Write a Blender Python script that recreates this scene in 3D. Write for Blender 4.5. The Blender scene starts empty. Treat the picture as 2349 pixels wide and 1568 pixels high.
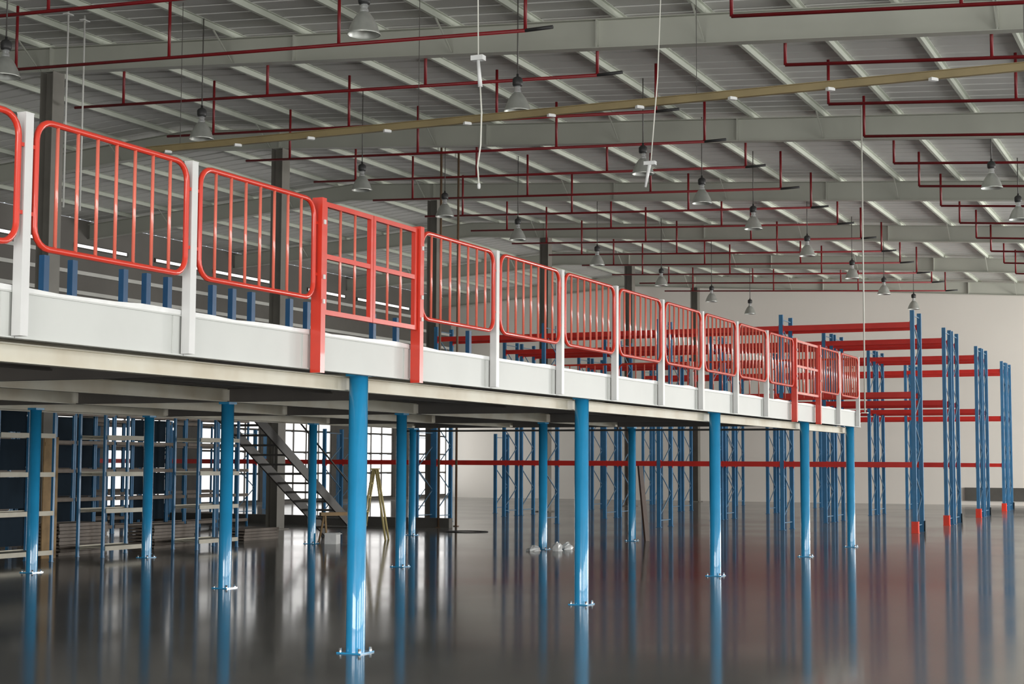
import bpy, math, random
from mathutils import Vector, Matrix
random.seed(7)
S = bpy.context.scene
COL = S.collection
R = math.radians

# ------------------------------------------------------------------ camera
EYE = 1.65
cam_d = bpy.data.cameras.new('camera'); cam = bpy.data.objects.new('camera', cam_d); COL.objects.link(cam)
cam_d.sensor_width = 36.0; cam_d.sensor_fit = 'HORIZONTAL'
cam_d.lens = 36.0 * 3600.0 / 2349.0
cam_d.clip_end = 500
yaw, pitch, roll = R(24.5), R(4.40), R(0.28)
F = Vector((math.cos(yaw)*math.cos(pitch), math.sin(yaw)*math.cos(pitch), math.sin(pitch)))
Rv = Vector((math.sin(yaw), -math.cos(yaw), 0)); U = Rv.cross(F)
R2 = math.cos(roll)*Rv + math.sin(roll)*U
U2 = math.cos(roll)*U - math.sin(roll)*Rv
cam.matrix_world = Matrix(((R2.x, U2.x, -F.x, 0), (R2.y, U2.y, -F.y, 0), (R2.z, U2.z, -F.z, EYE), (0, 0, 0, 1)))
S.camera = cam

# ------------------------------------------------------------------ world, lights, exposure
S.view_settings.view_transform = 'Standard'
S.view_settings.look = 'None'
S.view_settings.gamma = 1.0
S.view_settings.use_curve_mapping = False
S.view_settings.exposure = 0.16
S.cycles.max_bounces = 8
S.cycles.diffuse_bounces = 4
S.cycles.glossy_bounces = 4
S.cycles.sample_clamp_indirect = 6.0
S.cycles.use_denoising = True
W = bpy.data.worlds.new('world'); S.world = W; W.use_nodes = True
bg = W.node_tree.nodes['Background']
bg.inputs['Color'].default_value = (0.86, 0.93, 1.0, 1)
bg.inputs['Strength'].default_value = 1.2


def area(name, loc, rot, sx, sy, power, color=(1, 1, 1)):
    l = bpy.data.lights.new(name, 'AREA'); l.shape = 'RECTANGLE'; l.size = sx; l.size_y = sy
    l.energy = power; l.color = color
    o = bpy.data.objects.new(name, l); COL.objects.link(o); o.location = loc; o.rotation_euler = rot
    return o


# daylight through the row of open dock doors in the wall on the right (they face +Y)
for dx, pw in ((-4.0, 950.0), (8.0, 900.0), (20.0, 750.0), (32.0, 400.0), (44.0, 1500.0), (56.0, 4700.0)):
    area('dock_daylight', (dx, -13.7, 2.75), (R(90), 0, 0), 8.0, 4.9, pw, (1.0, 0.985, 0.95))
# daylight through the big door behind the camera (faces +X)
area('back_daylight', (-11.6, 3.0, 3.0), (R(90), 0, R(-90)), 16.0, 5.0, 2200.0, (1.0, 0.985, 0.95))

# ------------------------------------------------------------------ materials


def mat(name, col, rough=0.5, metal=0.0, noise=0.0, scale=6.0, spec=0.5, coat=0.0, emit=None, col2=None, bump=0.0):
    m = bpy.data.materials.new(name); m.use_nodes = True
    nt = m.node_tree; b = nt.nodes['Principled BSDF']
    b.inputs['Base Color'].default_value = (*col, 1)
    b.inputs['Roughness'].default_value = rough
    b.inputs['Metallic'].default_value = metal
    b.inputs['Specular IOR Level'].default_value = spec
    b.inputs['Coat Weight'].default_value = coat
    if emit:
        b.inputs['Emission Color'].default_value = (*emit[0], 1)
        b.inputs['Emission Strength'].default_value = emit[1]
    if noise > 0 or col2:
        tc = nt.nodes.new('ShaderNodeTexCoord'); n = nt.nodes.new('ShaderNodeTexNoise')
        n.inputs['Scale'].default_value = scale; n.inputs['Detail'].default_value = 4
        nt.links.new(tc.outputs['Object'], n.inputs['Vector'])
        mx = nt.nodes.new('ShaderNodeMix'); mx.data_type = 'RGBA'
        c2 = col2 or tuple(max(0, c * (1 - noise)) for c in col)
        mx.inputs[6].default_value = (*col, 1); mx.inputs[7].default_value = (*c2, 1)
        rp = nt.nodes.new('ShaderNodeMapRange'); rp.inputs[1].default_value = 0.4; rp.inputs[2].default_value = 0.68
        nt.links.new(n.outputs[0], rp.inputs[0]); nt.links.new(rp.outputs[0], mx.inputs[0])
        nt.links.new(mx.outputs[2], b.inputs['Base Color'])
        if bump:
            bp = nt.nodes.new('ShaderNodeBump'); bp.inputs['Strength'].default_value = bump; bp.inputs['Distance'].default_value = 0.01
            nt.links.new(n.outputs[0], bp.inputs['Height']); nt.links.new(bp.outputs[0], b.inputs['Normal'])
    return m


M = {}
M['roof'] = mat('roof_sheet', (0.68, 0.68, 0.65), 0.6, noise=0.08, scale=0.4)
M['purlin'] = mat('purlin_paint', (0.58, 0.61, 0.53), 0.5, noise=0.12, scale=0.8)
M['rafter'] = mat('rafter_paint', (0.47, 0.48, 0.42), 0.5, noise=0.10, scale=0.6)
M['column_grey'] = mat('column_paint', (0.20, 0.19, 0.165), 0.5, noise=0.2, scale=1.5)
M['wall'] = mat('wall_paint', (0.80, 0.765, 0.705), 0.7, noise=0.04, scale=0.25)
M['wall_dark'] = mat('wall_sheet', (0.17, 0.16, 0.145), 0.6, noise=0.15, scale=0.5)
M['girt'] = mat('girt_paint', (0.72, 0.72, 0.68), 0.4, noise=0.1, scale=1.0)
M['blue'] = mat('blue_column_paint', (0.028, 0.36, 0.70), 0.22, noise=0.12, scale=2.5, coat=1.0)
M['rail_bar_highlit'] = mat('rail_red_with_highlight', (0.84, 0.19, 0.13), 0.25, noise=0.1, scale=3.0, coat=1.0)  # rail red lightened to salmon, the bars' highlights put into the colour
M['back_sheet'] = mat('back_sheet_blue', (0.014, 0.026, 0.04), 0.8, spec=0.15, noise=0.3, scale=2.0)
M['dark_blue'] = mat('upright_dark_blue_paint', (0.018, 0.10, 0.24), 0.4, noise=0.2, scale=3.0)
M['rack_blue'] = mat('rack_blue_paint', (0.045, 0.20, 0.40), 0.38, noise=0.2, scale=3.0)
M['lacing'] = mat('lacing_pale_blue', (0.13, 0.25, 0.37), 0.35, noise=0.2, scale=4.0)
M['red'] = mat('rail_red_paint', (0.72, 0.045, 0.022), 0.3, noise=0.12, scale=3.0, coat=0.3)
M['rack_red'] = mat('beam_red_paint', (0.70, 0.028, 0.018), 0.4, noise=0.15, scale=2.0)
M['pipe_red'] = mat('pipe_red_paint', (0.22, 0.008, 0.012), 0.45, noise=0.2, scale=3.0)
M['white'] = mat('white_paint', (0.62, 0.635, 0.61), 0.45, noise=0.04, scale=2.0)
M['post_white'] = mat('post_white_paint', (0.70, 0.70, 0.69), 0.35, noise=0.05, scale=3.0)
M['cream'] = mat('cream_steel', (0.74, 0.71, 0.60), 0.5, noise=0.18, scale=1.6, col2=(0.62, 0.55, 0.42))
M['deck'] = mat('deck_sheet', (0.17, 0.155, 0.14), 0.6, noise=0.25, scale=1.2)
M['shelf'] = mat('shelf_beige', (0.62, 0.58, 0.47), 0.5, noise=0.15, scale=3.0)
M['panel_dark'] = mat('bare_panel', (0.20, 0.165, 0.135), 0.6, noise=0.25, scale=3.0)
M['ply'] = mat('plywood', (0.36, 0.23, 0.105), 0.65, noise=0.3, scale=5.0)
M['plank'] = mat('plank_brown', (0.055, 0.024, 0.012), 0.65, noise=0.3, scale=5.0)
M['bamboo'] = mat('ladder_wood', (0.60, 0.50, 0.22), 0.6, noise=0.25, scale=6.0)
M['dark'] = mat('dark_iron', (0.035, 0.035, 0.035), 0.5, noise=0.2, scale=5.0)
M['steel'] = mat('stair_steel', (0.085, 0.08, 0.072), 0.5, noise=0.2, scale=3.0)
M['alu'] = mat('spun_aluminium', (0.62, 0.64, 0.60), 0.38, metal=0.65, noise=0.1, scale=8.0)
M['chrome'] = mat('bright_metal', (0.85, 0.87, 0.88), 0.2, metal=0.8, noise=0.05, scale=8.0)
M['tray'] = mat('tray_ochre', (0.30, 0.235, 0.115), 0.5, noise=0.2, scale=2.0)
M['cord'] = mat('white_cord', (0.80, 0.80, 0.72), 0.5, noise=0.05, scale=4.0)
M['conduit'] = mat('conduit_brown', (0.16, 0.10, 0.06), 0.5, noise=0.2, scale=3.0)
M['plastic'] = mat('white_plastic', (0.85, 0.86, 0.85), 0.35, noise=0.08, scale=9.0)
M['guard_red'] = mat('guard_red_paint', (0.85, 0.05, 0.02), 0.4, noise=0.1, scale=5.0)
M['kerb'] = mat('kerb_dark', (0.10, 0.095, 0.085), 0.6, noise=0.2, scale=2.0)
M['pane'] = mat('bright_pane', (0.9, 0.92, 0.92), 0.3, noise=0.03, scale=1.0, emit=((1.0, 0.99, 0.97), 0.95))
M['pane_sky'] = mat('bright_sky_pane', (0.9, 0.92, 0.92), 0.3, noise=0.03, scale=1.0, emit=((1.0, 0.98, 0.96), 1.9))

# floor: polished dark epoxy
fm = mat('floor_epoxy', (0.062, 0.062, 0.066), 0.13, noise=0.0, spec=0.5)
nt = fm.node_tree; b = nt.nodes['Principled BSDF']
tc = nt.nodes.new('ShaderNodeTexCoord')
n1 = nt.nodes.new('ShaderNodeTexNoise'); n1.inputs['Scale'].default_value = 0.35; n1.inputs['Detail'].default_value = 5
nt.links.new(tc.outputs['Object'], n1.inputs['Vector'])
mr = nt.nodes.new('ShaderNodeMapRange'); mr.inputs[1].default_value = 0.35; mr.inputs[2].default_value = 0.7
mr.inputs[3].default_value = 0.085; mr.inputs[4].default_value = 0.135
nt.links.new(n1.outputs[0], mr.inputs[0]); nt.links.new(mr.outputs[0], b.inputs['Roughness'])
mx = nt.nodes.new('ShaderNodeMix'); mx.data_type = 'RGBA'
mx.inputs[6].default_value = (0.118, 0.122, 0.122, 1); mx.inputs[7].default_value = (0.16, 0.153, 0.148, 1)
nt.links.new(n1.outputs[0], mx.inputs[0]); nt.links.new(mx.outputs[2], b.inputs['Base Color'])
n2 = nt.nodes.new('ShaderNodeTexNoise'); n2.inputs['Scale'].default_value = 1.4; n2.inputs['Detail'].default_value = 2
nt.links.new(tc.outputs['Object'], n2.inputs['Vector'])
bp = nt.nodes.new('ShaderNodeBump'); bp.inputs['Strength'].default_value = 0.035; bp.inputs['Distance'].default_value = 0.01
nt.links.new(n2.outputs[0], bp.inputs['Height']); nt.links.new(bp.outputs[0], b.inputs['Normal'])
# thin dusty film over the gloss
df = nt.nodes.new('ShaderNodeBsdfDiffuse'); df.inputs['Color'].default_value = (0.27, 0.268, 0.258, 1)
ms = nt.nodes.new('ShaderNodeMixShader'); ms.inputs[0].default_value = 0.22
nt.links.new(b.outputs[0], ms.inputs[1]); nt.links.new(df.outputs[0], ms.inputs[2])
nt.links.new(ms.outputs[0], nt.nodes['Material Output'].inputs['Surface'])
M['floor'] = fm

# ------------------------------------------------------------------ mesh helpers


class MB:
    def __init__(s):
        s.v = []; s.f = []; s.sm = []

    def box(s, x0, x1, y0, y1, z0, z1):
        b = len(s.v)
        s.v += [(x0, y0, z0), (x1, y0, z0), (x1, y1, z0), (x0, y1, z0), (x0, y0, z1), (x1, y0, z1), (x1, y1, z1), (x0, y1, z1)]
        for q in ((3, 2, 1, 0), (4, 5, 6, 7), (0, 1, 5, 4), (1, 2, 6, 5), (2, 3, 7, 6), (3, 0, 4, 7)):
            s.f.append(tuple(b + i for i in q)); s.sm.append(False)
        return s

    def hexa(s, p):
        """eight points, bottom ring then top ring"""
        b = len(s.v); s.v += [tuple(q) for q in p]
        for q in ((3, 2, 1, 0), (4, 5, 6, 7), (0, 1, 5, 4), (1, 2, 6, 5), (2, 3, 7, 6), (3, 0, 4, 7)):
            s.f.append(tuple(b + i for i in q)); s.sm.append(False)
        return s

    def tube(s, pts, r, n=8, closed=False, caps=True):
        P = [Vector(p) for p in pts]; b = len(s.v); m = len(P)
        up = None
        for i in range(m):
            if closed:
                t = (P[(i+1) % m] - P[i-1]).normalized()
            else:
                t = (P[min(i+1, m-1)] - P[max(i-1, 0)]).normalized()
            if up is None:
                a = Vector((0, 0, 1)) if abs(t.z) < 0.9 else Vector((1, 0, 0))
                up = (a - t*a.dot(t)).normalized()
            else:
                up = (up - t*up.dot(t)).normalized()
            sd = t.cross(up)
            rr = r[i] if isinstance(r, (list, tuple)) else r
            for k in range(n):
                an = 2*math.pi*(k+0.5)/n
                s.v.append(tuple(P[i] + up*(math.cos(an)*rr) + sd*(math.sin(an)*rr)))
        for i in range(m if closed else m-1):
            j = (i+1) % m
            for k in range(n):
                l = (k+1) % n
                s.f.append((b+i*n+k, b+i*n+l, b+j*n+l, b+j*n+k)); s.sm.append(n > 4)
        if caps and not closed:
            s.f.append(tuple(b+k for k in reversed(range(n)))); s.sm.append(False)
            s.f.append(tuple(b+(m-1)*n+k for k in range(n))); s.sm.append(False)
        return s

    def lathe(s, prof, n=20, c=(0, 0)):
        b = len(s.v); m = len(prof)
        for r, z in prof:
            for k in range(n):
                a = 2*math.pi*k/n
                s.v.append((c[0]+r*math.cos(a), c[1]+r*math.sin(a), z))
        for i in range(m-1):
            for k in range(n):
                l = (k+1) % n
                s.f.append((b+i*n+k, b+i*n+l, b+(i+1)*n+l, b+(i+1)*n+k)); s.sm.append(True)
        return s

    def mesh(s, name, material):
        me = bpy.data.meshes.new(name)
        me.from_pydata(s.v, [], s.f)
        me.polygons.foreach_set('use_smooth', s.sm)
        me.materials.append(material); me.update()
        return me


def add(name, me, parent=None, loc=(0, 0, 0), rz=0.0, label=None, kind=None):
    if isinstance(me, tuple):
        me = me[0].mesh(name, M[me[1]])
    o = bpy.data.objects.new(name, me); COL.objects.link(o)
    o.location = loc
    if rz:
        o.rotation_euler = (0, 0, rz)
    if parent:
        o.parent = parent
    if label:
        o['label'] = label
    if kind:
        o['kind'] = kind
    return o


def tag(o, label, cat, group=None):
    o['label'] = label; o['category'] = cat
    if group:
        o['group'] = group
    return o


def thing(name, label, cat, loc=(0, 0, 0), rz=0.0, group=None):
    o = bpy.data.objects.new(name, None); COL.objects.link(o); o.empty_display_size = 0.2
    o.location = loc; o.rotation_euler = (0, 0, rz)
    return tag(o, label, cat, group)


ORD = ['first', 'second', 'third', 'fourth', 'fifth', 'sixth', 'seventh', 'eighth', 'ninth', 'tenth', 'eleventh', 'twelfth', 'thirteenth',
       'fourteenth', 'fifteenth', 'sixteenth', 'seventeenth']

# ------------------------------------------------------------------ setting: floor, walls, roof
X0, X1, Y0, Y1 = -12.0, 67.5, -14.0, 34.0
RIDGE = 24.0


def zr(y):           # underside of the rafters
    return 8.0 + 0.065*y if y <= RIDGE else 8.0 + 0.065*RIDGE - 0.065*(y-RIDGE)


add('floor', (MB().box(X0, X1, Y0, Y1, -0.2, 0), 'floor'), kind='structure')
fw = MB()
fw.hexa([(X1, Y0, 0), (X1+0.3, Y0, 0), (X1+0.3, RIDGE, 0), (X1, RIDGE, 0), (X1, Y0, zr(Y0)+0.61), (X1+0.3, Y0, zr(Y0)+0.61), (X1+0.3, RIDGE, zr(RIDGE)+0.61), (X1, RIDGE, zr(RIDGE)+0.61)])
fw.hexa([(X1, RIDGE, 0), (X1+0.3, RIDGE, 0), (X1+0.3, Y1, 0), (X1, Y1, 0), (X1, RIDGE, zr(RIDGE)+0.61), (X1+0.3, RIDGE, zr(RIDGE)+0.61), (X1+0.3, Y1, zr(Y1)+0.61), (X1, Y1, zr(Y1)+0.61)])
wall_far = add('wall_far', (fw, 'wall'), kind='structure')
add('baseboard_far', (MB().box(X1-0.12, X1-0.002, -12, 10.0, 0.18, 0.72), 'kerb'), kind='structure')
add('trim_1', (MB().box(35.7, 35.9, 18.0, 33.8, 0.0, 0.24), 'kerb'), kind='structure')

# right wall with open dock doors, wall behind the camera with one wide door
rw = MB()
zt = zr(Y0)+0.61
doors = [(-8, 0), (4, 12), (16, 24), (28, 36), (40, 48), (52, 60)]
xs = X0
for a, c in doors:
    rw.box(xs, a, Y0-0.3, Y0, 0, zt); rw.box(a, c, Y0-0.3, Y0, 5.3, zt); xs = c
rw.box(xs, X1, Y0-0.3, Y0, 0, zt)
add('wall_right', (rw, 'wall'), kind='structure')
bw = MB()
bw.box(X0-0.3, X0, Y0, -5, 0, 8.2); bw.box(X0-0.3, X0, 11, Y1, 0, 8.2); bw.box(X0-0.3, X0, -5, 11, 5.6, 8.2)
add('wall_back', (bw, 'wall'), kind='structure')

# left wall: sheet wall over a long strip of windows
lw = MB()
lw.box(X0, 30, Y1, Y1+0.3, 0, zr(Y1)+0.61); lw.box(30, X1, Y1, Y1+0.3, 0, 0.1); lw.box(30, X1, Y1, Y1+0.3, 4.6, zr(Y1)+0.61)
wall_left = add('wall_left', (lw, 'wall_dark'), kind='structure')
gm = MB().box(X0, X1, Y1-0.16, Y1-0.003, -0.06, 0.06).mesh('girt', M['girt'])
for z in (5.4, 6.3, 7.1, 7.75, 8.3):
    add('girt', gm, wall_left, (0, 0, z))
wn = 0
xs = 20.0
while xs < 64:
    wn += 1
    w_ = 2.5+3.5*random.random()
    w = add('window_%d' % wn, (MB().box(xs-0.06, xs+w_+0.06, Y1-0.05, Y1-0.004, 8.57, 8.60).box(xs-0.06, xs+w_+0.06, Y1-0.05, Y1-0.004, 8.70, 8.73)
        .box(xs-0.06, xs, Y1-0.05, Y1-0.004, 8.6, 8.7).box(xs+w_, xs+w_+0.06, Y1-0.05, Y1-0.004, 8.6, 8.7), 'steel'), kind='structure')
    add('pane', (MB().box(xs, xs+w_, Y1-0.03, Y1-0.004, 8.6, 8.7), 'pane'), w)
    xs += w_+0.5+2.5*random.random()
x = 30.0
while x < X1-0.5:
    wn += 1
    x2 = min(x+5.3, X1)
    pier = 1.5
    fr = MB()
    nm = 4
    fr.box(x, x+pier, Y1-0.02, Y1+0.28, 0.1, 4.6)
    for k in range(1, nm+1):
        xx = x+pier+(x2-x-pier)*k/nm
        fr.box(xx-0.05, xx, Y1, Y1+0.12, 0.1, 4.6)
    for z in (0.1, 1.15, 2.0, 2.85, 3.7, 4.52):
        fr.box(x+pier, x2, Y1+0.01, Y1+0.11, z, z+0.07)
    w = add('window_%d' % wn, (fr, 'steel'), kind='structure')
    for k in range(nm):
        xa = x+pier+(x2-x-pier)*k/nm; xb = x+pier+(x2-x-pier)*(k+1)/nm-0.05
        for j in range(5):
            z = (0.17, 1.22, 2.07, 2.92, 3.77)[j]
            add('pane', (MB().box(xa, xb, Y1+0.05, Y1+0.07, z, z+(0.76 if j else 0.96)), 'pane' if xa < 53 else 'pane_sky'), w)
    x = x2

# roof: ribbed sheets on purlins on rafters
rf = MB()
ribs = int((X1-X0)/0.5)
for sgn, ya, yb in ((1, Y0, RIDGE), (1, RIDGE, Y1)):
    b0 = len(rf.v); cnt = 0
    for i in range(ribs):
        xa = X0 + i*0.5
        for dx, dz in ((0, 0), (0.40, 0), (0.42, 0.035), (0.48, 0.035)):
            for y in (ya, yb):
                rf.v.append((xa+dx, y, zr(y)+0.615+dz))
            cnt += 1
    for i in range(cnt-1):
        q = b0+2*i
        rf.f.append((q, q+1, q+3, q+2)); rf.sm.append(False)
    rf.f.append((b0, b0+1, b0+2*cnt-1, b0+2*cnt-2)); rf.f.pop()
ceiling = add('ceiling', (rf, 'roof'), kind='structure')
pm = MB()
pm.box(X0, X1, -0.004, 0.004, 0, 0.11); pm.box(X0, X1, 0.004, 0.055, 0, 0.008); pm.box(X0, X1, -0.055, -0.004, 0.102, 0.11)
pm.box(X0, X1, 0.047, 0.055, 0.008, 0.03)
pme = pm.mesh('purlin', M['purlin'])
yp = 7.6 - 14*1.54
PUR = []
while yp < Y1-0.3:
    if yp > Y0+0.3:
        PUR.append(yp); add('purlin', pme, ceiling, (0, yp, zr(yp)+0.502))
    yp += 1.54
RAF = [24.3+8.33*k for k in range(-1, 6)]
rm = MB()
for ya, yb in ((Y0, RIDGE), (RIDGE, Y1)):
    za, zb = zr(ya), zr(yb)
    for xa, xb, d0, d1 in ((-0.11, 0.11, 0, 0.014), (-0.006, 0.006, 0.014, 0.486), (-0.11, 0.11, 0.486, 0.5)):
        rm.hexa([(xa, ya, za+d0), (xb, ya, za+d0), (xb, yb, zb+d0), (xa, yb, zb+d0), (xa, ya, za+d1), (xb, ya, za+d1), (xb, yb, zb+d1), (xa, yb, zb+d1)])
rme = rm.mesh('rafter', M['rafter'])
bme = MB().tube([(-0.05, 0, 0.02), (-0.75, 0, 0.55)], 0.018, 4).mesh('fly_brace', M['rafter'])
sme = MB().box(-0.1, -0.0065, -0.012, 0.012, 0.014, 0.486).mesh('splice_plate', M['rafter'])
for X in RAF:
    r = add('rafter', rme, ceiling, (X, 0, 0))
    for i, y in enumerate(PUR):
        if i % 3 == 1:
            add('fly_brace', bme, r, (0, y+0.02, zr(y)))
    for y in (3.0, 9.5, 15.5, 21.2):
        add('splice_plate', sme, r, (0, y, zr(y)))

# building columns (dark H sections) along the middle of the hall
cm = MB()
cm.box(-0.17, 0.17, -0.16, -0.145, 0, 1); cm.box(-0.17, 0.17, 0.145, 0.16, 0, 1); cm.box(-0.006, 0.006, -0.145, 0.145, 0, 1)
for i, X in enumerate(RAF[1:]):
    t = thing('building_column', 'dark grey H-section building column reaching the roof, %s from the left' % ORD[i],
              'column', (X, 21.2, 0), group='dark building columns')
    s = add('shaft', (MB(), 'column_grey'), t) if False else None
    zt = zr(21.2)
    c2 = MB(); c2.v = [(a, bb, c*zt) for a, bb, c in cm.v]; c2.f = list(cm.f); c2.sm = list(cm.sm)
    add('shaft', (c2, 'column_grey'), t)
    add('base_plate', (MB().box(-0.26, 0.26, -0.24, 0.24, 0, 0.03), 'column_grey'), t)

# ------------------------------------------------------------------ mezzanine
MX0, MX1 = 2.0, 31.95
YF = 6.78            # fascia web front face
YB = 17.45
ZB, ZD = 2.40, 2.69
POST = [7.48+1.716*k for k in range(-3, 15)]      # railing post centres
mez = thing('mezzanine_platform', 'long raised steel mezzanine platform with white edge channel on blue round columns', 'mezzanine', (MX0, YF, ZB))
off = Vector((-MX0, -YF, -ZB))


def madd(name, mb, m, label=None):
    return add(name, (mb, m), mez, off, label=label)


edges = [MX0] + [p for p in POST if p > MX0+0.5 and p < MX1-0.6] + [MX1]
for a, c in zip(edges[:-1], edges[1:]):
    f = MB()
    f.box(a+0.004, c-0.004, YF, YF+0.006, ZB+0.01, ZD-0.01)
    f.box(a+0.004, c-0.004, YF-0.012, YF+0.06, ZB, ZB+0.01)
    f.box(a+0.004, c-0.004, YF-0.012, YF+0.06, ZD-0.01, ZD)
    f.box(c-0.125, c-0.055, YF-0.011, YF-0.0005, ZB+0.01, ZD-0.012)
    madd('fascia_channel', f, 'white')
ef = MB(); ef.box(MX1, MX1+0.006, YF, YB, 2.47, ZD); ef.box(MX1, MX1+0.06, YF, YB, 2.47, 2.48); ef.box(MX1, MX1+0.06, YF, YB, ZD-0.01, ZD)
madd('end_channel', ef, 'white')
# loose white edge strip lying along the deck edge
st = MB(); px = MX0; k = 0; pts = []
while px <= MX1:
    pts.append((px, random.uniform(0, 0.006), random.uniform(0.0, 0.014)+0.006*math.sin(px*3.7))); px += 0.28
for p, q in zip(pts[:-1], pts[1:]):
    st.hexa([(p[0], YF-0.009+p[1]*0.3, ZD+0.001), (q[0], YF-0.009+q[1]*0.3, ZD+0.001), (q[0], YF+0.14, ZD+0.001), (p[0], YF+0.14, ZD+0.001),
             (p[0], YF-0.009+p[1]*0.3, ZD+0.022+p[2]), (q[0], YF-0.009+q[1]*0.3, ZD+0.022+q[2]), (q[0], YF+0.14, ZD+0.022+q[2]), (p[0], YF+0.14, ZD+0.022+p[2])])
madd('edge_strip', st, 'plastic', 'wavy loose white edge strip')


def ibeam_x(y, z0, z1, w=0.1):
    b = MB()
    b.box(MX0, MX1-0.01, y-w/2, y+w/2, z0, z0+0.01); b.box(MX0, MX1-0.01, y-w/2, y+w/2, z1-0.01, z1); b.box(MX0, MX1-0.01, y-0.004, y+0.004, z0+0.01, z1-0.01)
    return b


madd('main_beam', ibeam_x(6.95, 2.43, 2.60, 0.12), 'cream')
madd('edge_beam', ibeam_x(7.10, 2.275, 2.40, 0.10), 'cream')
for y in (8.75, 12.0, 14.5, 16.95):
    madd('joist', ibeam_x(y, 2.43, 2.60, 0.11), 'cream')
for y in (10.4, 13.3, 15.7):
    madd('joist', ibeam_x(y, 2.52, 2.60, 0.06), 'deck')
madd('end_tie', MB().box(31.84, 31.90, 7.2, 17.3, 2.345, 2.385), 'steel')
for y in (7.6, 12.0, 16.95):
    madd('tie_hanger', MB().box(31.85, 31.89, y-0.02, y+0.02, 2.385, 2.6), 'steel')
CX = [12.0, 17.25, 22.55, 28.0, 31.75]
for X in [6.7]+CX:
    b = MB()
    ys = [6.95, 8.75, 12.0, 14.5, 16.95]
    for ya, yb in zip(ys[:-1], ys[1:]):
        b.box(X-0.05, X+0.05, ya+0.06, yb-0.06, 2.43, 2.44); b.box(X-0.05, X+0.05, ya+0.06, yb-0.06, 2.59, 2.6); b.box(X-0.004, X+0.004, ya+0.06, yb-0.06, 2.44, 2.59)
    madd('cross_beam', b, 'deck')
# deck sheets with ribs underneath
for a, c in zip(edges[:-1], edges[1:]):
    d = MB(); d.box(a+0.003, c-0.003, YF+0.008, YB, 2.64, ZD-0.001)
    n = 6
    for k in range(n):
        xx = a+0.1+(c-a-0.2)*k/(n-1)
        d.box(xx-0.035, xx+0.035, YF+0.05, YB-0.02, 2.602, 2.64)
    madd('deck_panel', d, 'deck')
bb = MB(); bb.box(MX0, MX1, YB, YB+0.006, 2.43, ZD); madd('rear_channel', bb, 'cream')

# blue round columns
shaft = MB().lathe([(0.084, 0.012), (0.084, 2.40), (0.0, 2.40)], 28).mesh('shaft', M['blue'])
plate = MB(); plate.box(-0.12, 0.12, -0.12, 0.12, 0, 0.012)
plate = plate.mesh('base_plate', M['blue'])
bolt = MB().lathe([(0.014, 0.012), (0.014, 0.045), (0.0, 0.045)], 8).mesh('anchor_bolt', M['chrome'])
cap = MB().box(-0.09, 0.09, -0.08, 0.08, 2.40, 2.43).mesh('cap_plate', M['blue'])


def col(x, y, label, group):
    t = thing('mezzanine_column', label, 'column', (x, y, 0), group=group)
    add('shaft', shaft, t); add('base_plate', plate, t); add('cap_plate', cap, t)
    for sx in (-0.095, 0.095):
        for sy in (-0.095, 0.095):
            add('anchor_bolt', bolt, t, (sx, sy, 0))
    return t


for i, X in enumerate(CX):
    lab = ['thick bright blue round column under the mezzanine front, nearest and largest', 'blue round column under the mezzanine front, second of the front row',
           'blue round column under the mezzanine front, third of the front row', 'blue round column under the mezzanine front below the far red gate',
           'blue round column carrying the far front corner of the mezzanine'][i]
    col(X, 6.95, lab, 'front row of blue mezzanine columns')
for i, X in enumerate([17.3, 22.1, 27.8, 31.8]):
    lab = ['blue round column in the middle row, standing in front of the shelves', 'blue round column in the middle row, right of the nearest front column',
           'blue round column in the middle row with white plastic scraps around its foot', 'blue round column in the middle row with a brown plank leaning on it'][i]
    col(X, 12.0 if i < 3 else 11.65, lab, 'middle row of blue mezzanine columns')
for i, (X, Y) in enumerate([(18.35, 16.15), (22.1, 16.95), (27.45, 16.95), (31.75, 16.95)]):
    lab = ['blue round column in the rear row beside the leftmost shelf unit', 'blue round column in the rear row in front of the second shelf unit',
           'blue round column in the rear row beside the dark stairs', 'blue round column in the rear row right of the wooden stepladder'][i]
    col(X, Y, lab, 'rear row of blue mezzanine columns')

# ------------------------------------------------------------------ guard rail
YP = 6.705
wp = MB(); wp.box(-0.035, 0.035, -0.02, 0.05, 2.411, 3.79)
wpm = wp.mesh('guard_post', M['post_white'])
rp = MB(); rp.box(-0.0345, 0.0345, -0.045, 0.05, 2.37, 3.80)
rpm = rp.mesh('gate_post', M['red'])
red_idx = {5: 'left post of the nearer gate', 6: 'right post of the nearer gate', 14: 'left post of the far gate', 15: 'right post of the far gate'}
knob = MB().box(-0.012, 0.012, -0.012, 0.0, -0.018, 0.018).mesh('latch', M['post_white'])
for i, X in enumerate(POST):
    if i < 2:
        continue
    if i in red_idx:
        o = add('gate_post', rpm, None, (X, YP, 0)); tag(o, 'stout red square %s on the mezzanine edge' % red_idx[i], 'post', 'red gate posts')
        for z in (2.95, 3.15, 3.6):
            add('latch', knob, o, (0, -0.045, z))
    else:
        o = add('guard_post', wpm, None, (X, YP+0.01, 0))
        k = sum(1 for j in range(3, i+1) if j not in red_idx)
        tag(o, ('white square guard rail post on the mezzanine edge, %s from the left' % ORD[k-1]) if i > 2 else
            'white square guard rail post just outside the left frame edge', 'post', 'white guard rail posts')
        if i > 2:
            add('cap', (MB().box(-0.037, 0.037, -0.022, 0.052, 3.79, 3.797), 'post_white'), o)


def rrect(x0, x1, z0, z1, r, n=5):
    pts = []
    for cx, cz, a0 in ((x1-r, z1-r, 0), (x0+r, z1-r, 90), (x0+r, z0+r, 180), (x1-r, z0+r, 270)):
        for k in range(n+1):
            a = R(a0+90*k/n); pts.append((cx+r*math.cos(a), 0, cz+r*math.sin(a)))
    return pts


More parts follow.
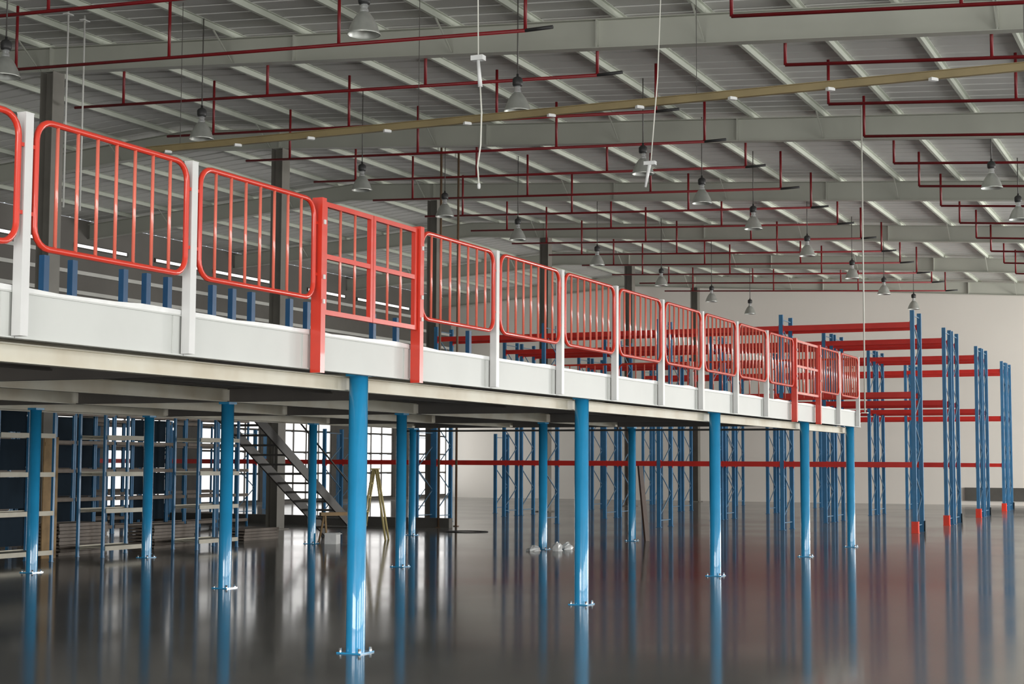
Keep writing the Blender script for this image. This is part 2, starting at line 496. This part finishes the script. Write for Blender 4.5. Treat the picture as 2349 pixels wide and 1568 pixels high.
L = 1.716
pf = MB().tube(rrect(0.08, L-0.08, 0.0, 0.80, 0.13), 0.021, 8, closed=True).mesh('rail_frame', M['red'])
pb = MB().tube([(0, 0, 0.012), (0, 0, 0.788)], 0.0132, 6).mesh('bar', M['rail_bar_highlit'])
lug = MB().box(-0.024, 0.024, -0.008, 0.008, -0.012, 0.012).mesh('lug', M['red'])


def panel(loc, rz, label, group):
    t = thing('guard_rail', label, 'railing', loc, rz, group)
    add('rail_frame', pf, t)
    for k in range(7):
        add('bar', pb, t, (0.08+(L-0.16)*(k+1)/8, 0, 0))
    for z in (0.2, 0.62):
        add('lug', lug, t, (0.058, 0, z)); add('lug', lug, t, (L-0.058, 0, z))
    return t


pcount = 0
for i in range(2, len(POST)-1):
    if i in (5, 14):
        # double-leaf gate
        near = i == 5
        g = thing('mezzanine_gate', 'red double-leaf %s gate of round bars in the guard rail' % ('nearer, larger looking' if near else 'far, smaller looking'), 'gate',
                  (POST[i], YP, 2.85), group='red gates in the guard rail')
        for s in (0, 1):
            a = 0.05 if s == 0 else L/2+0.004
            c = L/2-0.004 if s == 0 else L-0.05
            lf = MB()
            for (xa, xb, za, zb) in ((a, a+0.04, 0, 0.93), (c-0.04, c, 0, 0.93), (a+0.04, c-0.04, 0, 0.04), (a+0.04, c-0.04, 0.89, 0.93)):
                lf.box(xa, xb, -0.02, 0.02, za, zb)
            leaf = add('gate_leaf', (lf, 'red'), g)
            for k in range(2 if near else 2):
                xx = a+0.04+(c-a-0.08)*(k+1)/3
                add('bar', (MB().tube([(xx, 0, 0.04), (xx, 0, 0.89)], 0.0132, 6), 'rail_bar_highlit'), leaf)
            add('middle_rail', (MB().box(a+0.04, c-0.04, -0.018, 0.018, 0.46, 0.50), 'red'), leaf)
        continue
    pcount += 1
    panel((POST[i], YP+0.005, 2.97), 0, 'red rounded guard rail with upright bars on the mezzanine front, %s from the left' % ORD[pcount-1], 'red guard rail panels along the front')
epm = MB().box(-0.03, 0.03, -0.035, 0.035, ZD+0.001, 3.79).mesh('guard_post', M['post_white'])
for k in range(5):
    panel((POST[-1]+0.03, YP+0.08+L*k, 2.97), R(90), 'red guard rail panel across the far end of the mezzanine, %s from the front corner' % ORD[k], 'red guard rail panels at the far end')
    o = add('guard_post', epm, None, (POST[-1]+0.03, YP+0.08+L*(k+1), 0))
    tag(o, 'white guard rail post at the far end of the mezzanine, %s behind the corner' % ORD[k], 'post', 'white posts at the far end')

# blue upright stubs on the deck behind the railing
um = MB(); um.box(-0.034, 0.034, -0.03, -0.022, 0, 0.79); um.box(-0.034, -0.026, -0.022, 0.03, 0, 0.79); um.box(0.026, 0.034, -0.022, 0.03, 0, 0.79)
ume = um.mesh('shelf_upright', M['dark_blue'])
for i, X in enumerate([10.96, 11.34, 12.07, 12.42, 12.76, 13.52, 13.88, 14.24, 15.0, 15.37, 16.9, 17.5, 19.6]):
    o = add('shelf_upright', ume, None, (X, 9.6, ZD+0.001))
    tag(o, 'short dark blue upright on the mezzanine deck behind the rail, %s from the left' % ORD[i], 'upright', 'blue uprights standing on the deck')

# ------------------------------------------------------------------ pallet racks
RH = 5.42
pm_ = MB(); pm_.box(-0.035, 0.035, -0.05, -0.042, 0.01, RH); pm_.box(-0.035, -0.027, -0.042, 0.05, 0.01, RH); pm_.box(0.027, 0.035, -0.042, 0.05, 0.01, RH)
pm_.box(-0.06, 0.06, -0.07, 0.07, 0, 0.01)
postm = pm_.mesh('post', M['rack_blue'])


def lacing(h, d):
    b = MB(); z = 0.25; s = 0
    b.tube([(0, 0, 0.18), (d, 0, 0.18)], 0.016, 4)
    while z + 0.62 < h - 0.1:
        b.tube([(0 if s == 0 else d, 0, z), (d if s == 0 else 0, 0, z+0.62)], 0.016, 4); z += 0.62; s ^= 1
    b.tube([(0, 0, h-0.12), (d, 0, h-0.12)], 0.016, 4)
    return b


DEP = 0.95
lacm = lacing(RH, DEP).mesh('upright_frame', M['lacing'])
guard = MB()
guard.box(-0.085, -0.07, -0.075, 0.075, 0, 0.28); guard.box(-0.07, 0.06, -0.09, -0.075, 0, 0.28); guard.box(-0.10, 0.06, -0.10, 0.08, 0, 0.012)
guard_r = guard.mesh('foot_guard', M['guard_red'])
guard2 = MB(); guard2.box(0.07, 0.085, -0.075, 0.075, 0, 0.27); guard2.box(-0.06, 0.07, -0.09, -0.075, 0, 0.27)
guard_b = guard2.mesh('foot_guard', M['dark'])
beam_cache = {}


def beam_mesh(length):
    key = round(length, 3)
    if key not in beam_cache:
        b = MB(); b.box(-0.022, 0.022, 0.05, length-0.05, -0.065, 0.065)
        b.box(-0.03, 0.03, 0.04, 0.062, -0.11, 0.09); b.box(-0.03, 0.03, length-0.062, length-0.04, -0.11, 0.09)
        beam_cache[key] = b.mesh('beam', M['rack_red'])
    return beam_cache[key]


LEV = (1.65, 3.36, 5.07)


def rack(x, y, bay, n, label, group, levels=LEV, guard_front=True, guard_back=True, low=None):
    t = thing('pallet_rack', label, 'rack', (x, y, 0), group=group)
    for k in range(n+1):
        fr = add('upright_frame', lacm if low is None else low[0], t, (0, k*bay, 0))
        add('post', postm if low is None else low[1], fr, (0, 0, 0)); add('post', postm if low is None else low[1], fr, (DEP, 0, 0))
        if k == 0 and guard_front:
            add('foot_guard', guard_r, fr, label='red foot guard')
        if k == 0 and guard_back:
            add('foot_guard', guard_b, fr, (DEP, 0, 0), label='black foot guard')
    bm = beam_mesh(bay)
    for k in range(n):
        for z in levels:
            add('beam', bm, t, (0, k*bay, z)); add('beam', bm, t, (DEP, k*bay, z))
    return t


rack(38.85, 6.95, 3.27, 4, 'tall blue pallet rack with red beams, the single row nearest the mezzanine', 'tall blue and red pallet racks')
rack(44.15, 7.05, 3.33, 4, 'tall blue and red pallet rack, front half of the second row from mezzanine', 'tall blue and red pallet racks', guard_back=False)
rack(45.45, 7.05, 3.33, 4, 'tall blue and red pallet rack, back half of the second row from mezzanine', 'tall blue and red pallet racks', guard_front=False)
rack(51.4, 7.22, 3.40, 4, 'tall blue and red pallet rack, front half of the third row from mezzanine', 'tall blue and red pallet racks', guard_back=False)
rack(52.7, 7.22, 3.40, 4, 'tall blue and red pallet rack, back half of the third row from mezzanine', 'tall blue and red pallet racks', guard_front=False)
rack(59.2, 7.42, 3.45, 4, 'tall blue and red pallet rack, front half of the row nearest the far wall', 'tall blue and red pallet racks', guard_back=False)
rack(60.5, 7.42, 3.45, 4, 'tall blue and red pallet rack, back half of the row nearest the far wall', 'tall blue and red pallet racks', guard_front=False)
lh = 2.6
lp = MB(); lp.v = [(a, c, d if d < 1 else lh) for a, c, d in pm_.v]; lp.f = list(pm_.f); lp.sm = list(pm_.sm)
low = (lacing(lh, DEP).mesh('upright_frame', M['lacing']), lp.mesh('post', M['rack_blue']))
rack(38.85, 20.6, 3.0, 4, 'low blue rack with one red beam level in front of the bright windows', 'low racks by the windows', (1.65,), False, False, low)
rack(47.0, 22.0, 3.0, 3, 'second low blue rack standing behind the first, nearer the far wall', 'low racks by the windows', (1.65,), False, False, low)

# ------------------------------------------------------------------ shelving under the mezzanine
SW, SD, SH = 1.30, 0.6, 2.75
sp = MB(); sp.box(-0.022, 0.022, -0.022, 0.022, 0, SH); sp.box(-0.03, 0.03, -0.03, 0.03, 0, 0.008)
spm = sp.mesh('post', M['rack_blue'])
sb = MB(); sb.box(0.02, SW-0.02, 0.0, SD, 0.0, 0.012); sb.box(0.02, SW-0.02, -0.015, 0.0, -0.045, 0.03); sb.box(0.02, SW-0.02, SD, SD+0.015, -0.045, 0.03)
for q in (0.3, 0.8):
    sb.box(SW*q-0.02, SW*q+0.02, 0.0, SD, -0.03, 0.0)
sbm = sb.mesh('shelf', M['shelf'])


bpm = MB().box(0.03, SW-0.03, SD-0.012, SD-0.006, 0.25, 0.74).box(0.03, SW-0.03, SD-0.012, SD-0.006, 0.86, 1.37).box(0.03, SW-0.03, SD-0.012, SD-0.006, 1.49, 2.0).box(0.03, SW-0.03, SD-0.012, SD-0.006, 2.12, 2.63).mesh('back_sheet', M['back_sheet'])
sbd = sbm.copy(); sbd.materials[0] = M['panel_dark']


def shelf_unit(x, y, label, group, back=False, dark=False):
    t = thing('shelf_unit', label, 'shelving', (x, y, 0), group=group)
    for a in (0, SW):
        for c in (0.03, SD-0.03):
            add('post', spm, t, (a, c, 0))
    for z in (0.16, 0.80, 1.43, 2.06, 2.69):
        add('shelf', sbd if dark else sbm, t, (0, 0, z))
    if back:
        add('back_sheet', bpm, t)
    return t


for i, (x, y, l) in enumerate([(19.13, 17.55, 'blue post shelf unit with beige shelves, leftmost, tan board behind it'),
                               (21.72, 17.55, 'blue post shelf unit with beige shelves, second of the front row'),
                               (24.42, 17.55, 'blue post shelf unit with beige shelves, third of the front row, beside the stairs')]):
    shelf_unit(x, y, l, 'front row of blue shelf units', back=i == 0)
for i in range(8):
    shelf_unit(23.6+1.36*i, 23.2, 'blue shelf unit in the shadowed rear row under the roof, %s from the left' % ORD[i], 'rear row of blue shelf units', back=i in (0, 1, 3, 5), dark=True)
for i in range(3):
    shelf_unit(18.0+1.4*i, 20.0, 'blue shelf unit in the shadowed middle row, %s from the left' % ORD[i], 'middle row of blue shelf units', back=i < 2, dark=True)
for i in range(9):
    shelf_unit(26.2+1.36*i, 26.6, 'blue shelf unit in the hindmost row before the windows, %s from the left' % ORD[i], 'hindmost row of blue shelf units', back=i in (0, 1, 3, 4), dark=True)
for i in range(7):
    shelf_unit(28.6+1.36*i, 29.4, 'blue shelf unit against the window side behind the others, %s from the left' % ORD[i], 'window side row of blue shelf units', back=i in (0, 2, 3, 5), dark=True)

# stacks of dark shelf panels on the floor between the shelf units
pmesh = MB(); pmesh.box(0, 1.3, 0, 0.6, 0.012, 0.05); pmesh.box(0, 1.3, -0.012, 0.0, 0, 0.055); pmesh.box(0, 1.3, 0.6, 0.612, 0, 0.055)
pmesh = pmesh.mesh('bare_shelf', M['panel_dark'])
for (x, y, n, nm) in ((21.75, 18.55, 9, 'tallest stack, left'), (24.4, 18.55, 7, 'middle stack'), (27.7, 18.75, 4, 'lowest stack, below the stairs')):
    for k in range(n):
        o = add('bare_shelf', pmesh, None, (x+random.uniform(-0.02, 0.02), y+random.uniform(-0.02, 0.02), 0.062*k))
        tag(o, 'dark brown loose shelf panel in the %s, %s from the floor' % (nm, ORD[k]), 'panel', 'loose shelf panels in floor stacks')
o = add('plywood_board', (MB().box(0, 0.36, -0.012, 0.012, 0, 2.05).box(0.02, 0.34, -0.022, -0.012, 0.06, 0.12).box(0.02, 0.34, -0.022, -0.012, 1.9, 1.96), 'ply'), None, (20.95, 18.25, 0))
tag(o, 'tall tan plywood board standing behind the leftmost shelf unit', 'board')

# dark steel stairs rising to the rear edge of the deck
stt = thing('steel_stairs', 'dark steel stairs rising from the floor to the mezzanine rear edge', 'stairs', (30.3, 17.95, 0))
ns = 13; run = 4.2
for s in (-0.42, 0.42):
    b = MB(); b.hexa([(0, s-0.02, 0), (-0.0, s+0.02, 0), (-run, s+0.02, 2.5), (-run, s-0.02, 2.5), (0.0, s-0.02, 0.24), (0.0, s+0.02, 0.24), (-run, s+0.02, 2.74), (-run, s-0.02, 2.74)])
    add('stringer', (b, 'steel'), stt)
trd = MB().box(-0.15, 0.15, -0.40, 0.40, -0.02, 0.02).mesh('tread', M['steel'])
for k in range(ns):
    f = (k+0.6)/ns
    add('tread', trd, stt, (-run*f, 0, 0.1+2.55*f))
for s in (-0.43, 0.43):
    b = MB().tube([(-0.1, s, 0.0), (-0.1, s, 1.0), (-run, s, 3.55), (-run, s, 2.6)], 0.02, 6)
    b.tube([(-run/2, s, 1.25), (-run/2, s, 2.24)], 0.016, 6)
    add('handrail', (b, 'steel'), stt)

# wooden stepladder
ld = thing('stepladder', 'pale wooden A-frame stepladder standing by the rear blue columns', 'ladder', (29.5, 16.65, 0), R(-68))
for sgn, nm in ((-1, 'leg'), (1, 'leg')):
    for s in (-0.2, 0.2):
        add('leg', (MB().tube([(sgn*0.27, s*1.3, 0), (0.0+sgn*0.03, s*0.8, 1.5)], 0.026, 6), 'bamboo'), ld)
for k in range(1, 5):
    f = k/5
    xx = -0.27+(0.24*f)
    add('rung', (MB().box(xx-0.03, xx+0.03, -0.26+0.1*f, 0.26-0.1*f, 1.5*f-0.015, 1.5*f+0.015), 'bamboo'), ld)
add('top_board', (MB().box(-0.08, 0.08, -0.2, 0.2, 1.49, 1.52), 'bamboo'), ld)
# small trestle of brown timber, white carton
tr = thing('timber_trestle', 'low brown timber trestle with splayed legs left of the stepladder', 'trestle', (28.15, 16.7, 0), R(-35))
add('top_bar', (MB().box(-0.45, 0.45, -0.05, 0.05, 0.55, 0.62), 'ply'), tr)
for sx in (-0.35, 0.35):
    for sy in (-0.2, 0.2):
        add('leg', (MB().tube([(sx*1.1, sy, 0), (sx, sy*0.15, 0.56)], 0.025, 4), 'ply'), tr)
cb = MB().box(-0.16, 0.16, -0.12, 0.12, 0, 0.22); cb.box(-0.16, 0.0, -0.2, -0.12, 0.2, 0.212); cb.box(-0.01, 0.01, -0.122, 0.122, 0.2, 0.222)
o = add('carton', (cb, 'plastic'), None, (27.6, 16.55, 0), R(15)); tag(o, 'small whitish carton on the floor at the foot of the rear blue column', 'box')
# brown plank leaning against the column
o = add('leaning_plank', (MB().hexa([(-0.1, -0.02, 0), (0.1, -0.02, 0), (0.1, 0.02, 0), (-0.1, 0.02, 0), (-0.1, 0.14, 1.6), (0.1, 0.14, 1.6), (0.1, 0.18, 1.6), (-0.1, 0.18, 1.6)]), 'plank'),
        None, (31.93, 11.36, 0), R(-5))
tag(o, 'dark brown plank leaning against the far blue column of the middle row', 'plank')


def lump(name, x, y, sx, sy, sz, label, group=None):
    b = MB(); n, m = 10, 6
    rnd = random.Random(int(x*100+y*17))
    for i in range(m):
        ph = math.pi/2*i/(m-1)
        for k in range(n):
            a = 2*math.pi*k/n; q = 1+rnd.uniform(-0.25, 0.25)
            b.v.append((sx*math.cos(a)*math.cos(ph)*q, sy*math.sin(a)*math.cos(ph)*q, sz*math.sin(ph)*(1+rnd.uniform(-0.15, 0.15))))
    for i in range(m-1):
        for k in range(n):
            b.f.append((i*n+k, i*n+(k+1) % n, (i+1)*n+(k+1) % n, (i+1)*n+k)); b.sm.append(False)
    o = add(name, (b, 'plastic'), None, (x, y, 0)); tag(o, label, 'plastic wrap', group)


lump('plastic_wrap', 27.25, 11.95, 0.17, 0.12, 0.10, 'crumpled white plastic wrap on the floor just left of the middle row column', 'plastic scraps on the floor')
lump('plastic_wrap', 27.45, 11.55, 0.12, 0.10, 0.16, 'upright scrap of white plastic in front of the middle row column foot', 'plastic scraps on the floor')
lump('plastic_wrap', 28.05, 11.6, 0.14, 0.11, 0.13, 'crumpled white plastic wrap on the floor just right of the middle row column', 'plastic scraps on the floor')
hp = [(33.9+0.45*math.cos(R(a))+0.02*math.sin(R(5*a)), 16.6+0.5*math.sin(R(a)), 0.009) for a in range(0, 400, 20)]
o = add('cable_coil', (MB().tube(hp, 0.009, 5), 'dark'), None); tag(o, 'loop of dark cable lying on the floor right of the rear columns', 'cable')

# ------------------------------------------------------------------ sprinkler pipes under the roof
def zl(y): return 7.85+0.04*y
def zq(y): return 7.69+0.068*y


def ztop(y): return zr(y)+0.52


PR = 0.029
for i in range(15):
    X = 21.5+3.014*(i-1)
    if X > 63:
        break
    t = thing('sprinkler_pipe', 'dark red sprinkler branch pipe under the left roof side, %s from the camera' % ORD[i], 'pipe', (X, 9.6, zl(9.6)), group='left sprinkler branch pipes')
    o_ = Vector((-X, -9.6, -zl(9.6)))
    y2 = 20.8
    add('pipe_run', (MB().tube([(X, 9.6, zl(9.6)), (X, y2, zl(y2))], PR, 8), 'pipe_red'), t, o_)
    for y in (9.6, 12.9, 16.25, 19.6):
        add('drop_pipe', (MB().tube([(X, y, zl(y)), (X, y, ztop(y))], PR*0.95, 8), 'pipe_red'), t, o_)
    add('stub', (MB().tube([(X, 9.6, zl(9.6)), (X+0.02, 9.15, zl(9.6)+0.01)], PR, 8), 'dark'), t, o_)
for i in range(14):
    X = 21.65+3.046*i
    if X > 63:
        break
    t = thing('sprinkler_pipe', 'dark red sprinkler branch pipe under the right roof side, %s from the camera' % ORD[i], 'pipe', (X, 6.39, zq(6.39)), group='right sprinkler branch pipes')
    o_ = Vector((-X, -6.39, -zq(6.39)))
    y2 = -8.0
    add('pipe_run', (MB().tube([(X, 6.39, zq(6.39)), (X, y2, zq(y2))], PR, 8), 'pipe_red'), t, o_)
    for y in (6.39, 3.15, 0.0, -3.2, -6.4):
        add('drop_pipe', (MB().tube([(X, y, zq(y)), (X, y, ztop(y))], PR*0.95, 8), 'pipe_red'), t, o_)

# ------------------------------------------------------------------ high bay pendant lamps
refl = MB().lathe([(0.225, 0.0), (0.228, 0.012), (0.215, 0.03), (0.185, 0.12), (0.135, 0.22), (0.085, 0.29), (0.06, 0.31), (0.052, 0.305), (0.125, 0.215), (0.175, 0.12), (0.205, 0.03), (0.218, 0.004)], 20).mesh('reflector', M['alu'])
neck = MB().lathe([(0.06, 0.31), (0.062, 0.34), (0.045, 0.37), (0.062, 0.40), (0.04, 0.42)], 14).mesh('neck', M['chrome'])
ball = MB().lathe([(0.0, 0.42), (0.075, 0.42), (0.085, 0.45), (0.085, 0.53), (0.06, 0.56), (0.02, 0.58), (0.02, 0.62), (0.0, 0.62)], 14).mesh('ballast', M['dark'])
rod_cache = {}
lampx = {10.4: [17.98, 22.99, 29.04, 32.87, 36.99, 42.4, 48.08, 53.0, 58.5], 16.8: [18.2, 23.23, 29.04, 32.97, 37.2, 42.9, 48.67, 54.2, 59.2], 4.35: [33.7, 38.3]}
for yy, lst in lampx.items():
    rn = {10.4: 'middle lamp row', 16.8: 'left lamp row', 4.35: 'right lamp row'}[yy]
    for i, X in enumerate(lst):
        z = {10.4: 7.36, 16.8: 7.47, 4.35: 7.42}[yy]
        t = thing('pendant_lamp', 'bell-shaped silver pendant lamp, %s from the camera in the %s' % (ORD[i], rn), 'lamp', (X, yy, z), group='bell-shaped pendant lamps')
        add('reflector', refl, t); add('neck', neck, t); add('ballast', ball, t)
        ln = zr(yy)+0.61-z
        add('hanger_rod', (MB().tube([(0, 0, 0.62), (0, 0, ln)], 0.012, 6), 'steel'), t)

# ochre busbar trunking with white clips
t = thing('cable_tray', 'long ochre cable tray with small white clips crossing under the roof', 'cable tray', (22.2, 17.2, 7.03))
o_ = Vector((-22.2, -17.2, -7.03))
tb = MB(); tb.box(22.16, 22.24, -8.0, 17.2, 7.05, 7.15); tb.box(22.13, 22.27, -8.0, 17.2, 7.15, 7.16)
add('channel', (tb, 'tray'), t, o_)
clip = MB().box(-0.035, 0.035, -0.06, 0.06, -0.022, 0.022).mesh('clip', M['plastic'])
yv = 17.15-1.45*0.3
k = 0
while yv > -6:
    add('clip', clip, t, Vector((22.15, yv, 7.035))+o_, R(50)); yv -= 1.455
for y in (16.5, 11.8, 7.1, 2.4, -2.3, -7.0):
    add('hanger_wire', (MB().tube([(22.2, y, 7.17), (22.2, y, ztop(y)+0.09)], 0.006, 4), 'steel'), t, o_)

# hanging cords and wires
t = thing('power_cable', 'white power cord with switch block hanging from the roof, left of the two', 'cord', (17.0, 8.22, 5.0))
o_ = Vector((-17.0, -8.22, -5.0))
zc = ztop(8.2)+0.09
add('cord', (MB().tube([(17, 8.25, zc), (17, 8.22, 6.62)], 0.009, 6), 'cord'), t, o_)
add('switch_block', (MB().box(16.95, 17.05, 8.14, 8.30, 6.55, 6.61), 'plastic'), t, o_)
add('socket_tube', (MB().tube([(17, 8.22, 6.55), (17, 8.19, 6.22)], [0.02, 0.028], 8), 'plastic'), t, o_)
add('cord', (MB().tube([(17, 8.19, 6.22), (17, 8.17, 5.9), (17, 8.18, 5.5), (17, 8.22, 5.25), (17, 8.2, 5.02)], 0.011, 6), 'cord'), t, o_)
add('plug', (MB().lathe([(0.0, 4.96), (0.02, 4.97), (0.022, 5.02), (0.0, 5.05)], 8, (17.0, 8.2)), 'plastic'), t, o_)
t = thing('power_cable', 'slanting white power cord ending in a crossed plug, right of the two', 'cord', (20.0, 7.1, 5.4))
o_ = Vector((-20.0, -7.1, -5.4))
zc = ztop(6.8)+0.09
add('cord', (MB().tube([(20, 6.86, zc), (20, 6.95, 6.9), (20, 7.05, 5.75)], 0.009, 6), 'cord'), t, o_)
add('plug', (MB().box(19.96, 20.04, 6.98, 7.14, 5.70, 5.75).tube([(20, 7.06, 5.75), (20, 7.13, 5.40)], [0.028, 0.016], 8), 'plastic'), t, o_)
o = add('hanging_conduit', (MB().tube([(32.12, 6.72, ZD+0.012), (32.12, 6.72, ztop(6.72)+0.09)], 0.016, 6).box(32.06, 32.18, 6.66, 6.78, ZD, ZD+0.02), 'cord'), None)
tag(o, 'thin white conduit dropping from the roof to the far mezzanine corner', 'conduit')
for i, (px, Y, X) in enumerate([(0, 19.0, 22.6), (1, 19.0, 22.15)]):
    o = add('hanging_wire', (MB().tube([(X, Y, ztop(Y)+0.09), (X, Y, 6.2)], 0.018, 6).box(X-0.09, X+0.09, Y-0.05, Y+0.05, ztop(Y)-0.02, ztop(Y)+0.0), 'girt'), None)
    tag(o, ['pale hanging wire near the left building column, right of the pair', 'pale hanging wire near the left building column, left of the pair'][i], 'wire', 'pair of pale hanging wires')
for i, X in enumerate([36.7, 35.7]):
    o = add('hanging_conduit', (MB().tube([(X, 18.3, ztop(18.3)+0.09), (X, 18.3, 0.0)], 0.03, 8).box(X-0.05, X+0.05, 18.24, 18.36, 0, 0.02), 'conduit'), None)
    tag(o, ['brown riser pipe from floor to roof, right of the pair beyond the mezzanine', 'brown riser pipe from floor to roof, left of the pair beyond the mezzanine'][i], 'pipe', 'pair of brown riser pipes')
